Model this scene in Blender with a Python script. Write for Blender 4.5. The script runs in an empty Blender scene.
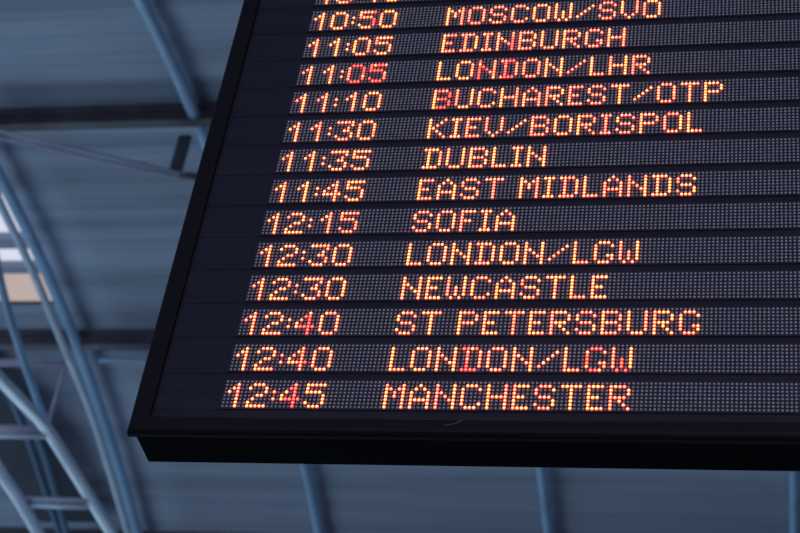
import bpy, bmesh, math, random
from mathutils import Vector, Matrix
random.seed(7)
SC = bpy.context.scene
COL = SC.collection

# ---------------------------------------------------------------- camera
CAM = Vector((1.5715, -3.9843, 1.6))          # eye height above the concourse floor
RGT = Vector((0.97729562, 0.16817032, 0.12888758))
DWN = Vector((-0.00878392, 0.63993829, -0.7683761))
FWD = Vector((-0.21169815, 0.74979846, 0.62688608))
FPX = 1802.47
cd = bpy.data.cameras.new('camera')
cam = bpy.data.objects.new('camera', cd)
COL.objects.link(cam)
m = Matrix((RGT, -DWN, -FWD)).transposed().to_4x4()
m.translation = CAM
cam.matrix_world = m
cd.sensor_width = 36.0
cd.lens = FPX * 36.0 / 800.0
cd.clip_end = 200
cd.dof.use_dof = True
cd.dof.focus_distance = 5.25
cd.dof.aperture_fstop = 4.0
SC.camera = cam

# ---------------------------------------------------------------- world, lights, exposure
w = bpy.data.worlds.new('dusk_sky'); SC.world = w; w.use_nodes = True
nt = w.node_tree; nt.nodes.clear()
out = nt.nodes.new('ShaderNodeOutputWorld'); bg = nt.nodes.new('ShaderNodeBackground')
bg.inputs[0].default_value = (0.40, 0.50, 0.86, 1); bg.inputs[1].default_value = 0.20
nt.links.new(bg.outputs[0], out.inputs[0])


def area(name, loc, aim, sx, sy, power, colour):
    l = bpy.data.lights.new(name, 'AREA'); l.shape = 'RECTANGLE'; l.size = sx; l.size_y = sy
    l.energy = power; l.color = colour
    o = bpy.data.objects.new(name, l); COL.objects.link(o); o.location = loc
    o.rotation_euler = (Vector(aim) - Vector(loc)).to_track_quat('-Z', 'Y').to_euler()
    return o


area('daylight_far_facade', (-6, 27, 4.5), (-4, 10, 12), 26, 7, 1550, (0.57, 0.77, 1.0))
area('daylight_side_facade', (-12.5, 8, 2.2), (-5, 10, 11), 13, 7, 430, (0.62, 0.80, 1.0))
area('hall_lighting', (3, -12, 3.2), (0, 0, 5.2), 9, 3, 260, (0.92, 0.86, 1.0))

SC.view_settings.view_transform = 'Standard'
SC.view_settings.look = 'None'
SC.view_settings.exposure = 0.0
SC.view_settings.gamma = 1.0
SC.view_settings.use_curve_mapping = False


# ---------------------------------------------------------------- materials
def mat(name, colour, rough=0.5, metal=0.0, var=0.0, scale=6.0, spec=0.5, stretch=(1, 1, 1), detail=4):
    m = bpy.data.materials.new(name); m.use_nodes = True
    t = m.node_tree; b = t.nodes['Principled BSDF']
    b.inputs['Roughness'].default_value = rough; b.inputs['Metallic'].default_value = metal
    b.inputs['Specular IOR Level'].default_value = spec
    b.inputs['Base Color'].default_value = (*colour, 1)
    if var:
        tc = t.nodes.new('ShaderNodeTexCoord'); mp = t.nodes.new('ShaderNodeMapping')
        mp.inputs['Scale'].default_value = stretch
        n = t.nodes.new('ShaderNodeTexNoise'); n.inputs['Scale'].default_value = scale
        n.inputs['Detail'].default_value = detail
        r = t.nodes.new('ShaderNodeValToRGB')
        r.color_ramp.elements[0].position = 0.3; r.color_ramp.elements[1].position = 0.7
        r.color_ramp.elements[0].color = (*[c * (1 - var) for c in colour], 1)
        r.color_ramp.elements[1].color = (*[min(1, c * (1 + var)) for c in colour], 1)
        t.links.new(tc.outputs['Object'], mp.inputs[0]); t.links.new(mp.outputs[0], n.inputs['Vector'])
        t.links.new(n.outputs['Fac'], r.inputs[0]); t.links.new(r.outputs[0], b.inputs['Base Color'])
    return m


def glow_mat(name, colour, strength):
    m = bpy.data.materials.new(name); m.use_nodes = True
    t = m.node_tree; t.nodes.clear()
    o = t.nodes.new('ShaderNodeOutputMaterial'); e = t.nodes.new('ShaderNodeEmission')
    e.inputs[0].default_value = (*colour, 1); e.inputs[1].default_value = strength
    t.links.new(e.outputs[0], o.inputs[0])
    return m


M_deck = mat('painted_roof_sheet', (0.33, 0.415, 0.53), 0.6, 0, 0.30, 1.0, 0.3, (0.12, 2.6, 1))
M_purlin = mat('dark_painted_steel', (0.12, 0.115, 0.145), 0.65, 0, 0.3, 3)
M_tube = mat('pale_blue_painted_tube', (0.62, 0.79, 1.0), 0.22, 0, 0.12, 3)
M_rafter = mat('blue_painted_tube', (0.32, 0.54, 0.76), 0.3, 0, 0.12, 3)
M_lav = mat('lavender_grey_tube', (0.46, 0.48, 0.64), 0.45, 0, 0.15, 4)
M_shade = mat('shaded_tube_tone', (0.10, 0.20, 0.32), 0.5, 0, 0.12, 3)  # darker copy of the tube paint, shade put into the colour
M_dark = mat('dark_panel_tone', (0.020, 0.036, 0.06), 0.6, 0, 0.3, 2)
M_frame = mat('black_powder_coat', (0.016, 0.014, 0.023), 0.6, 0, 0.15, 9, 0.2)
M_box = mat('matt_black_sheet', (0.004, 0.004, 0.009), 0.8, 0, 0.1, 7, 0.08)
M_face = mat('dark_display_face', (0.035, 0.033, 0.056), 0.42, 0, 0.18, 5, 0.4, (0.3, 1, 4))
M_strip = mat('led_strip_board', (0.052, 0.046, 0.075), 0.5, 0, 0.12, 30, 0.35)
M_dot = mat('unlit_led_lens', (0.68, 0.70, 0.79), 0.3, 0, 0.22, 55, 0.5)
M_scratch = mat('scratched_edge', (0.16, 0.15, 0.2), 0.6)
M_sky1 = glow_mat('skylight_pane_bright', (0.80, 0.84, 1.0), 0.86)
M_sky2 = glow_mat('skylight_pane_peach', (0.82, 0.66, 0.62), 0.62)
M_mull = mat('skylight_frame_grey', (0.28, 0.34, 0.45), 0.5)
M_steel = mat('hanger_steel', (0.25, 0.26, 0.3), 0.4, 0.8)

M_led = bpy.data.materials.new('lit_led'); M_led.use_nodes = True
t = M_led.node_tree; t.nodes.clear()
o_ = t.nodes.new('ShaderNodeOutputMaterial'); e_ = t.nodes.new('ShaderNodeEmission')
a_ = t.nodes.new('ShaderNodeAttribute'); a_.attribute_name = 'led_tone'
t.links.new(a_.outputs['Color'], e_.inputs[0]); e_.inputs[1].default_value = 5.0
t.links.new(e_.outputs[0], o_.inputs[0])


# ---------------------------------------------------------------- helpers
def link(name, verts, faces, material, parent=None, smooth=False):
    me = bpy.data.meshes.new(name); me.from_pydata(verts, [], faces); me.validate(); me.update()
    if material: me.materials.append(material)
    if smooth:
        me.polygons.foreach_set('use_smooth', [True] * len(me.polygons))
    o = bpy.data.objects.new(name, me); COL.objects.link(o)
    if parent: o.parent = parent
    return o


def fin(name, bm, material, parent=None, smooth=False):
    me = bpy.data.meshes.new(name); bmesh.ops.recalc_face_normals(bm, faces=bm.faces[:]); bm.to_mesh(me); bm.free()
    me.materials.append(material)
    if smooth:
        me.polygons.foreach_set('use_smooth', [True] * len(me.polygons))
    o = bpy.data.objects.new(name, me); COL.objects.link(o)
    if parent: o.parent = parent
    return o


def box(bm, lo, hi, bev=0):
    r = bmesh.ops.create_cube(bm, size=1)
    for v in r['verts']:
        v.co = Vector([lo[i] + (v.co[i] + .5) * (hi[i] - lo[i]) for i in range(3)])
    if bev:
        es = list({e for v in r['verts'] for e in v.link_edges})
        bmesh.ops.bevel(bm, geom=es, offset=bev, segments=2, affect='EDGES')


def tube(bm, pts, r, n=12):
    pts = [Vector(p) for p in pts]; rings = []
    up = None
    for i, p in enumerate(pts):
        d = (pts[min(i + 1, len(pts) - 1)] - pts[max(i - 1, 0)]).normalized()
        if up is None:
            up = Vector((0, 0, 1)) if abs(d.z) < .9 else Vector((1, 0, 0))
        s = d.cross(up).normalized(); up = s.cross(d).normalized()
        rings.append([bm.verts.new(p + r * (math.cos(a) * s + math.sin(a) * up)) for a in [2 * math.pi * k / n for k in range(n)]])
    for a, b in zip(rings, rings[1:]):
        for k in range(n):
            bm.faces.new((a[k], a[(k + 1) % n], b[(k + 1) % n], b[k]))
    bm.faces.new(rings[0][::-1]); bm.faces.new(rings[-1])


def extrude_x(bm, prof, x0, x1):
    a = [bm.verts.new((x0, y, z)) for y, z in prof]; b = [bm.verts.new((x1, y, z)) for y, z in prof]
    n = len(prof)
    for i in range(n):
        bm.faces.new((a[i], a[(i + 1) % n], b[(i + 1) % n], b[i]))
    bm.faces.new(a[::-1]); bm.faces.new(b)


def empty(name, loc, label, cat, group=None):
    o = bpy.data.objects.new(name, None); COL.objects.link(o); o.location = loc; o.empty_display_size = .1
    o['label'] = label; o['category'] = cat
    if group: o['group'] = group
    return o


def tag(o, label, cat, group=None):
    o['label'] = label; o['category'] = cat
    if group: o['group'] = group
    return o


def adopt(parent):
    """children were built in world coordinates: keep them there"""
    inv = Matrix.Translation(parent.location).inverted()
    for c in parent.children:
        c.matrix_parent_inverse = inv


def spline(pts, n=10):
    """smooth curve through a few points"""
    P = [Vector(p) for p in pts]; P = [P[0] * 2 - P[1]] + P + [P[-1] * 2 - P[-2]]; outp = []
    for i in range(1, len(P) - 2):
        for k in range(n):
            t = k / n
            outp.append(.5 * ((2 * P[i]) + (P[i + 1] - P[i - 1]) * t + (2 * P[i - 1] - 5 * P[i] + 4 * P[i + 1] - P[i + 2]) * t * t
                              + (3 * P[i] - P[i - 1] - 3 * P[i + 1] + P[i + 2]) * t ** 3))
    outp.append(P[-2]); return outp


W = lambda x, y, z: (CAM.x + x, CAM.y + y, CAM.z + z)     # roof dimensions are measured from the viewpoint


def vault(y):                       # height of the vaulted roof above eye level at distance y
    return 10.45 - .035 * (y - 11.6) ** 2


# ================================================================ ROOF (structure)
Y0, Y1 = 0.0, 21.0
SX = -6.98                          # edge of the skylight opening
SY = (10.45, 12.96)


def deck_profile(y0, y1):
    pr = []; y = y0
    pitch = .36
    while y < y1 - 1e-6:
        for f, dz in ((0, 0), (.35, 0), (.5, .009), (.85, .009)):
            yy = y + f * pitch
            if yy < y1: pr.append((yy, dz))
        y += pitch
    pr.append((y1, 0)); return pr


def deck(name, x0, x1, y0, y1):
    v = []; f = []
    for y, dz in deck_profile(y0, y1):
        v.append(W(x0, y, vault(y) + dz)); v.append(W(x1, y, vault(y) + dz))
    n = len(v) // 2
    for i in range(n - 1): f.append((2 * i, 2 * i + 1, 2 * i + 3, 2 * i + 2))
    # upper skin gives the sheet its thickness
    b = len(v)
    for y, dz in ((y0, 0), (y1, 0)):
        pass
    ys = [y0 + (y1 - y0) * k / 30 for k in range(31)]
    for y in ys:
        v.append(W(x0, y, vault(y) + .14)); v.append(W(x1, y, vault(y) + .14))
    for i in range(30): f.append((b + 2 * i, b + 2 * i + 2, b + 2 * i + 3, b + 2 * i + 1))
    return link(name, v, f, M_deck)


for i, a in enumerate([(SX, 9, Y0, Y1), (-16, SX, Y0, SY[0]), (-16, SX, SY[1], Y1)]):
    d = deck('ceiling', *a); d['kind'] = 'structure'

bm = bmesh.new(); box(bm, (-26, -26, -.2), (22, 34, 0)); o = fin('floor', bm, mat('polished_concourse_floor', (.07, .07, .08), .35, 0, .2, .6)); o['kind'] = 'structure'

# skylight: a glazed bay in the vault, with grey glazing bars
bays = [(10.45, 11.30, M_sky1), (11.36, 12.00, M_sky1), (12.13, 12.40, M_sky1), (12.48, 12.96, M_sky2)]
for i, (a, b, m_) in enumerate(bays):
    bm = bmesh.new()
    lo = W(-15.9, a, 0); hi = W(SX, b, 0)
    za = CAM.z + vault(a) + .05; zb = CAM.z + vault(b) + .05
    vs = [bm.verts.new(p) for p in [(lo[0], lo[1], za), (hi[0], lo[1], za), (hi[0], hi[1], zb), (lo[0], hi[1], zb),
                                    (lo[0], lo[1], za + .02), (hi[0], lo[1], za + .02), (hi[0], hi[1], zb + .02), (lo[0], hi[1], zb + .02)]]
    for q in ((0, 1, 2, 3), (7, 6, 5, 4), (0, 4, 5, 1), (1, 5, 6, 2), (2, 6, 7, 3), (3, 7, 4, 0)):
        bm.faces.new([vs[k] for k in q])
    o = fin('window_%d' % (i + 1), bm, m_); o['kind'] = 'structure'
for i, (a, b) in enumerate([(11.29, 11.37), (11.99, 12.14), (12.39, 12.49)]):
    bm = bmesh.new(); z = CAM.z + vault((a + b) / 2)
    box(bm, (CAM.x - 15.9, CAM.y + a, z - .03), (CAM.x + SX, CAM.y + b, z + .10))
    o = fin('trim_%d' % (i + 1), bm, M_mull); o['kind'] = 'structure'

# ---------------------------------------------------------------- purlins: deep dark steel beams across the vault
for y, lab in ((10.32, 'dark steel roof beam crossing the top left of the view, upper of the two seen left of the board'),
               (13.37, 'dark steel roof beam behind the truss tubes, level with the board\'s lower rows'),
               (16.16, 'dark steel roof beam furthest back, just showing below the departure board')):
    zt = vault(y) - .005
    c = empty('roof_beam', W(-4, y, zt - .16), lab, 'roof beam')
    bm = bmesh.new()
    prof = [(y - .02, zt + .02), (y - .02, zt - .145), (y + .02, zt - .145), (y + .02, zt + .02)]
    extrude_x(bm, [(CAM.y + a, CAM.z + b) for a, b in prof], CAM.x - 15.5, CAM.x + 8.5)
    fin('web', bm, M_purlin, c)
    bm = bmesh.new()
    prof = [(y - .04, zt - .14), (y - .04, zt - .16), (y + .05, zt - .16), (y + .05, zt - .14)]
    extrude_x(bm, [(CAM.y + a, CAM.z + b) for a, b in prof], CAM.x - 15.5, CAM.x + 8.5)
    fin('lower_flange', bm, M_purlin, c)
    bm = bmesh.new()
    prof = [(y - .07, zt - .005), (y - .07, zt - .03), (y + .06, zt - .03), (y + .06, zt - .005)]
    extrude_x(bm, [(CAM.y + a, CAM.z + b) for a, b in prof], CAM.x - 15.5, CAM.x + 8.5)
    fin('upper_flange', bm, M_purlin, c)
    adopt(c)

# ---------------------------------------------------------------- rafters: blue tubes following the vault
rafters = [(-6.92, .055, 'long dim blue rafter tube curving behind the pale truss at the left'),
           (-4.90, .055, 'blue rafter tube at the top left, reappearing under the board as leftmost of three'),
           (-2.455, .052, 'blue rafter tube showing under the middle of the board'),
           (0.02, .052, 'blue rafter tube showing under the board at the far right edge')]
for x, r, lab in rafters:
    bm = bmesh.new()
    tube(bm, [W(x, y, vault(y) - (.15 if x < -6 else .10)) for y in [0.3 + k * .5 for k in range(42)]], r)
    tag(fin('rafter_tube', bm, M_rafter, None, True), lab, 'rafter', 'blue rafter tubes under the roof')

# conduit just past the middle beam
bm = bmesh.new()
tube(bm, [W(-6.72 + .1 * k, 13.52, vault(13.52) - .20 + .018 * math.sin(k * .75)) for k in range(140)], .022, 8)
tag(fin('conduit', bm, M_rafter, None, True), 'thin wavy light blue conduit running beside the beam left of the board', 'conduit')

# bracket hanging from the first beam and the brace rods tied to it
t = empty('hanging_bracket', W(-4.97, 10.35, 9.78), 'dark flat bracket hanging from the upper beam beside the board', 'bracket')
bm = bmesh.new(); p = W(-5.00, 10.44, 0)
box(bm, (p[0] - .055, p[1] - .02, CAM.z + 9.80), (p[0] + .055, p[1] + .02, CAM.z + 10.19), .006); fin('plate', bm, M_purlin, t)
bm = bmesh.new()
tube(bm, [(p[0], p[1] - .04, CAM.z + 9.86), (p[0], p[1] + .04, CAM.z + 9.86)], .025, 8); fin('bolt', bm, M_purlin, t)
adopt(t)
BZ = 9.78


def at_z(px, py, z):                # point of the hall at height z (above eye) seen along a given direction
    d = RGT * (px - 400) + DWN * (py - 266.5) + FWD * FPX
    return CAM + d * (z / d.z)


def at_x(px, py, x):
    d = RGT * (px - 400) + DWN * (py - 266.5) + FWD * FPX
    return CAM + d * (x / d.x)


t = empty('brace_rod', at_z(186, 176, BZ), 'thin pale grey pair of brace rods slanting from the bracket to the left', 'brace')
for k, dy in enumerate((0, 9)):
    bm = bmesh.new(); tube(bm, [at_z(-60, 117 + dy, BZ), at_z(186, 174 + dy * .4, BZ)], .011, 8)
    fin('rod', bm, M_lav, t, True)
bm = bmesh.new(); e0 = at_z(180, 175, BZ); e1 = at_z(200, 177, BZ); tube(bm, [e0, e1], .03, 8); fin('end_fitting', bm, M_purlin, t, True)
adopt(t)

# ================================================================ ARCHED TRUSS (three-chord) at the left
t = empty('arched_truss', W(-6.4, 13, 8.4), 'pale blue arched tube truss with cross struts at the left of the view', 'truss')


def chord(name, pts, x, r, m_=M_tube, par=t):
    bm = bmesh.new(); tube(bm, spline([at_x(a, b, x) for a, b in pts]), r, 14)
    return fin(name, bm, m_, par, True)


chord('bottom_chord', [(-60, 322), (-28, 350), (0, 379), (23, 403), (48, 431), (82.6, 486), (111, 533), (138, 580)], -6.4, .056)
chord('bottom_chord', [(-50, 385), (-26, 428), (0, 472), (19, 500), (38, 533), (60, 572)], -7.1, .060)
chord('top_chord', [(-40, 118), (0, 203), (33, 272), (62, 342), (90, 410), (110, 472), (128, 533), (140, 580)], -6.75, .038)
chord('web_tube', [(-8, 240), (3, 292), (20, 350), (45, 421)], -6.55, .036, M_rafter)
bm = bmesh.new(); tube(bm, [at_x(48, 424, -6.4), at_x(66, 366, -6.75)], .021, 10); fin('web_tube', bm, M_lav, t, True)
# level cross struts
s = at_x(46, 436, -6.4); bm = bmesh.new(); tube(bm, [s, s + Vector((-.72, .0, 0))], .026, 10)
fin('cross_strut', bm, M_tube, t, True)
bm = bmesh.new(); tube(bm, [s + Vector((-.02, -.06, .03)), s + Vector((-.74, -.06, .03))], .034, 10)
fin('cross_strut', bm, M_lav, t, True)
s = at_x(88, 507, -6.4); bm = bmesh.new(); tube(bm, [s, at_x(25, 505, -7.1)], .024, 10)
fin('cross_strut', bm, M_tube, t, True)
bm = bmesh.new(); q = Vector((0, -.06, .03)); tube(bm, [s + q, at_x(25, 505, -7.1) + q], .024, 10)
fin('cross_strut', bm, M_lav, t, True)
s = at_x(63, 363, -6.75); bm = bmesh.new(); tube(bm, [s, s + Vector((-1.6, 0, 0))], .034, 10)
fin('cross_strut', bm, M_lav, t, True)
adopt(t)

# second truss, its shade put into the tube colour, and the dark panel above it
def under_roof(px, py, off):        # point a given depth under the vault
    d = RGT * (px - 400) + DWN * (py - 266.5) + FWD * FPX
    lo, hi = 4 / d.z, 14 / d.z
    for _ in range(50):
        k = (lo + hi) / 2; p = d * k
        if p.z > vault(p.y) - off: hi = k
        else: lo = k
    return CAM + d * lo


def chord_r(name, pts, off, r, m_, par):
    bm = bmesh.new(); tube(bm, spline([under_roof(a, b, off) for a, b in pts]), r, 12)
    return fin(name, bm, m_, par, True)


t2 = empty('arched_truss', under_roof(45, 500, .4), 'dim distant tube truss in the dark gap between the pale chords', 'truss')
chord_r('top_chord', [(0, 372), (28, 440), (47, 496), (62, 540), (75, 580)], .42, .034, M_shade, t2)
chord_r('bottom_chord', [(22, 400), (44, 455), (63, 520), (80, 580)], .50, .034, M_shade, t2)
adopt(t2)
pts = [(-40, 340), (0, 383), (18, 394), (40, 418), (62, 450), (84, 488), (102, 522), (36, 522), (20, 500), (0, 472), (-40, 410)]  # flat dark sheet under the vault filling the space between the bottom chords
bm = bmesh.new(); a = [bm.verts.new(under_roof(x, y, .25)) for x, y in pts]; b = [bm.verts.new(under_roof(x, y, .20)) for x, y in pts]
bm.faces.new(a); bm.faces.new(b[::-1])
for i in range(len(a)): bm.faces.new((a[i], b[i], b[(i + 1) % len(a)], a[(i + 1) % len(a)]))
tag(fin('dark_panel', bm, M_dark), 'flat dark panel filling the space between the two pale bottom chords', 'panel')

# ================================================================ DEPARTURE BOARD
PX = .012; PZ = .01225; RP = 10.537
BZ0 = 4.4242                        # height of the lowest line of LEDs
NCOL = 160; NROW = 14
XL, XR = -.205, NCOL * PX + .19
ZB = BZ0 - .046; ZT = BZ0 + (13 * RP + 7) * PZ + .06
board = empty('departure_board', (0.85, .07, ZB - .05), 'large black LED departure board with amber text, hanging under the roof', 'departure board')

# face
bm = bmesh.new(); box(bm, (XL - .02, .006, ZB - .01), (XR + .02, .03, ZT + .01)); fin('face_panel', bm, M_face, board)

# bezel: four mitred mouldings in one frame, slightly proud and round-edged
def bezel(w, proud):
    prof = [(0, .012), (0, -proud + .002), (.004, -proud), (w - .018, -proud), (w - .008, -proud + .003), (w - .002, -proud + .009), (w, -proud + .018), (w, .021)]
    bm = bmesh.new(); rings = []
    for sx, sz, cx, cz in ((-1, -1, XL, ZB), (1, -1, XR, ZB), (1, 1, XR, ZT), (-1, 1, XL, ZT)):
        rings.append([bm.verts.new((cx + sx * o * 1.18, y, cz + sz * o * .98)) for o, y in prof])
    n = len(prof)
    for i in range(4):
        a, b = rings[i], rings[(i + 1) % 4]
        for k in range(n):
            bm.faces.new((a[k], a[(k + 1) % n], b[(k + 1) % n], b[k]))
    return fin('bezel', bm, M_frame, board)


bezel(.050, .012)
# housing behind the bezel
bm = bmesh.new(); box(bm, (XL - .038, .02, ZB - .0465), (XR + .038, .152, ZT + .04), .002); fin('housing', bm, M_box, board)
# scuff on the lower bezel
bm = bmesh.new()
tube(bm, [(.648 + .016 * k, -.0125 + .0004 * (k % 2), ZB - (.022, .019, .014, .004)[k]) for k in range(4)], .0014, 6)
sc_ = fin('scuff_mark', bm, M_scratch, board); sc_['label'] = 'pale scuff on the lower bezel'
# hangers up to the roof
for x in (.25, 1.25):
    bm = bmesh.new(); tube(bm, [(x, .09, ZT + .035), (x, .09, CAM.z + vault(.09 - CAM.y) + .01)], .018, 10)
    box(bm, (x - .05, .04, ZT + .038), (x + .05, .14, ZT + .05))
    h = fin('hanger_rod', bm, M_steel, board)

FONT = {
 'A': ['..#..', '.#.#.', '#...#', '#...#', '#####', '#...#', '#...#'], 'B': ['####.', '#...#', '#...#', '####.', '#...#', '#...#', '####.'],
 'C': ['.###.', '#...#', '#....', '#....', '#....', '#...#', '.###.'], 'D': ['####.', '.#..#', '.#..#', '.#..#', '.#..#', '.#..#', '####.'],
 'E': ['####', '#...', '#...', '###.', '#...', '#...', '####'], 'F': ['####', '#...', '#...', '###.', '#...', '#...', '#...'],
 'G': ['.###.', '#...#', '#....', '#....', '#..##', '#...#', '.###.'], 'H': ['#...#', '#...#', '#...#', '#####', '#...#', '#...#', '#...#'],
 'I': ['###', '.#.', '.#.', '.#.', '.#.', '.#.', '###'], 'K': ['#...#', '#..#.', '#.#..', '##...', '#.#..', '#..#.', '#...#'],
 'L': ['#...', '#...', '#...', '#...', '#...', '#...', '####'], 'M': ['#...#', '##.##', '#.#.#', '#.#.#', '#...#', '#...#', '#...#'],
 'N': ['#...#', '#...#', '##..#', '#.#.#', '#..##', '#...#', '#...#'], 'O': ['.###.', '#...#', '#...#', '#...#', '#...#', '#...#', '.###.'],
 'P': ['####.', '#...#', '#...#', '####.', '#....', '#....', '#....'], 'R': ['####.', '#...#', '#...#', '####.', '#.#..', '#..#.', '#...#'],
 'S': ['.###.', '#...#', '#....', '.###.', '....#', '#...#', '.###.'], 'T': ['#####', '..#..', '..#..', '..#..', '..#..', '..#..', '..#..'],
 'U': ['#...#', '#...#', '#...#', '#...#', '#...#', '#...#', '.###.'], 'V': ['#...#', '#...#', '#...#', '#...#', '#...#', '.#.#.', '..#..'],
 'W': ['#...#', '#...#', '#...#', '#.#.#', '#.#.#', '#.#.#', '.#.#.'], '/': ['.....', '....#', '...#.', '..#..', '.#...', '#....', '.....'],
 ' ': ['..'] * 7, ':': ['.', '.', '#', '.', '#', '.', '.'],
 '0': ['.###.', '#...#', '#...#', '#...#', '#...#', '#...#', '.###.'], '1': ['...#.', '..##.', '.#.#.', '...#.', '...#.', '...#.', '...#.'],
 '2': ['.###.', '#...#', '....#', '..##.', '.#...', '#....', '#####'], '3': ['#####', '....#', '...#.', '..##.', '....#', '#...#', '.###.'],
 '4': ['...#.', '..##.', '.#.#.', '#..#.', '#####', '...#.', '...#.'], '5': ['#####', '#....', '####.', '....#', '....#', '#...#', '.###.'],
}
# tone per character: three letters = left strokes, middle strokes, right strokes (y yellow, o orange, r red-orange, R red)
ROWS = [
 ('12:45', 'ooo yoo ror yRR yoo', 'MANCHESTER', 'yro ooo rry ooo yrr ryy rry oyo yyr rro'),
 ('12:40', 'rro yoo rrr yrR ooo', 'LONDON/LGW', 'yrr ooo ory RRr oro ooy roo orr RRr rRy'),
 ('12:40', 'rro yoo ooo yRR oro', 'ST PETERSBURG', 'yrr oyr rrr yrr oyo rrr yor ryo rry yrr yor ryy rry'),
 ('12:30', 'roo yyr oro yor oyy', 'NEWCASTLE', 'ooo oyy roy yrr Yoo ryy oyo yrr oyy'),
 ('12:30', 'oro yoo ooo yor ooo', 'LONDON/LGW', 'yro ooo ooy roo yoo ooy roo yrr ooo rry'),
 ('12:15', 'rro yoo ooo orr rrr', 'SOFIA', 'oro rao ror yoy ooy'),
 ('11:45', 'yro yoy ooo ooy oyo', 'EAST MIDLANDS', 'yrr ooy ror oro rrr yor yyo oro orr rrr rry ooy roy'),
 ('11:35', 'rro yoy ooo ooo ooo', 'DUBLIN', 'oyo oyy ory yoo oyo yry'),
 ('11:30', 'oro orr oro rro oor', 'KIEV/BORISPOL', 'yor oyo rrr rrr roo rrr yoo yrr rrr orr yor rry yrr'),
 ('11:10', 'roo roo ooo ooo oyo', 'BUCHAREST/OTP', 'yRR roy ory yrr yrr roy rrr orr ryr roo ory ror yoo'),
 ('11:05', 'rro yoy ooo rRR RRr', 'LONDON/LHR', 'yyy yyo RRr rRr rrr ooy rrr yrr roy rro'),
 ('11:05', 'yoo yoy ooo yor ryo', 'EDINBURGH', 'yrr rry oro ooR rry oro yro orr orr'),
 ('10:50', 'yoo yyo ooo yoR oyy', 'MOSCOW/SVO', 'yor rrr rrr oro ooo oyy ooo rrr yrr ryo'),
 ('10:40', 'rro oyo ooo oor oyo', '', ''),
]
TONE = {'y': (1.0, .29, .092), 'Y': (1.0, .31, .060), 'o': (1.0, .240, .105), 'r': (1.0, .170, .095), 'R': (1.0, .075, .060), 'a': (1.0, .21, .11)}


def dome_rows(pos, r, h, lit, y0):
    """little LED lenses: base ring, shoulder ring, crown"""
    n = 8 if lit else 6
    V = []; F = []; C = []
    ca = [(math.cos(2 * math.pi * k / n), math.sin(2 * math.pi * k / n)) for k in range(n)]
    for (x, z, tone) in pos:
        b = len(V)
        for c, s in ca: V.append((x + r * c, y0, z + r * s))
        for c, s in ca: V.append((x + .55 * r * c, y0 - .8 * h, z + .55 * r * s))
        V.append((x, y0 - h, z))
        for k in range(n):
            k2 = (k + 1) % n
            F.append((b + k, b + k2, b + n + k2, b + n + k)); F.append((b + n + k, b + n + k2, b + 2 * n))
        if lit:
            g = random.uniform(.85, 1.15)
            core = tuple(min(1.4, c * g) for c in tone)
            rim = (tone[0] * .40 * g, tone[1] * .05, tone[2] * .05)
            C += [rim] * n + [core] * n + [tuple(c * 1.7 for c in core)]
    return V, F, C


def lit_text(name, cells, zrow, parent, label):
    pos = [(c * PX, zrow + (7 - k) * PZ, tone) for c, k, tone in cells]
    V, F, C = dome_rows(pos, .0052, .0042, True, .0)
    o = link(name, V, F, M_led, parent, True)
    at = o.data.color_attributes.new('led_tone', 'FLOAT_COLOR', 'POINT')
    at.data.foreach_set('color', [x for c in C for x in (*c, 1)])
    o['label'] = label
    return o


def layout(text, tones, c0):
    cells = []; c = c0; tl = tones.split()
    for i, ch in enumerate(text):
        g = FONT[ch]; wd = len(g[0]); tn = tl[i] if i < len(tl) else 'ooo'
        for k in range(7):
            for j in range(wd):
                if g[k][j] == '#':
                    z = tn[0] if j == 0 else (tn[2] if j == wd - 1 else tn[1])
                    if ch == '1': z = tn[2] if j == 3 else tn[0]
                    if ch == 'D' and j == 1: z = tn[1]
                    base = TONE[z]
                    q = random.random()
                    if q < .16: base = TONE[random.choice('oryr')]
                    cells.append((c + j, k + 1, tuple(v * random.uniform(.9, 1.1) for v in base)))
        c += wd + 1
    return cells


for r, (tm, tt, dest, dt) in enumerate(ROWS):
    z = BZ0 + r * RP * PZ
    bm = bmesh.new(); box(bm, (-.85 * PX, .001, z - .75 * PZ), ((NCOL - .15) * PX, .007, z + 7.75 * PZ))
    row = fin('display_row', bm, M_strip, board)
    row['label'] = ('display row reading %s %s' % (tm, dest)).strip()
    # slim cover rail left of the row, as on the bare margin of the face
    bm = bmesh.new(); box(bm, (XL + .006, .0045, z - .9 * PZ), (-1.0 * PX, .0075, z + 8.0 * PZ)); fin('margin_cover', bm, M_face, row)
    lit = set()
    for text, tones, c in ((tm, tt, 0), (dest, dt, 39)):
        tl = tones.split()
        for i, ch in enumerate(text):
            if ch != ' ':
                cells = layout(ch, tl[i] if i < len(tl) else 'ooo', c)
                lit |= {(a, b) for a, b, _ in cells}
                kind = 'lit_digit' if ch.isdigit() else 'lit_colon' if ch == ':' else 'lit_slash' if ch == '/' else 'lit_letter'
                lit_text(kind, cells, z, row, 'lit amber %s' % ({':': 'colon', '/': 'slash'}.get(ch, ch)))
            c += len(FONT[ch][0]) + 1
    pos = [(c * PX, z + (7 - k) * PZ, None) for c in range(NCOL) for k in range(8) if (c, k) not in lit]
    V, F, C = dome_rows(pos, .0038, .0030, False, .001)
    link('unlit_lenses', V, F, M_dot, row, True)
adopt(board)
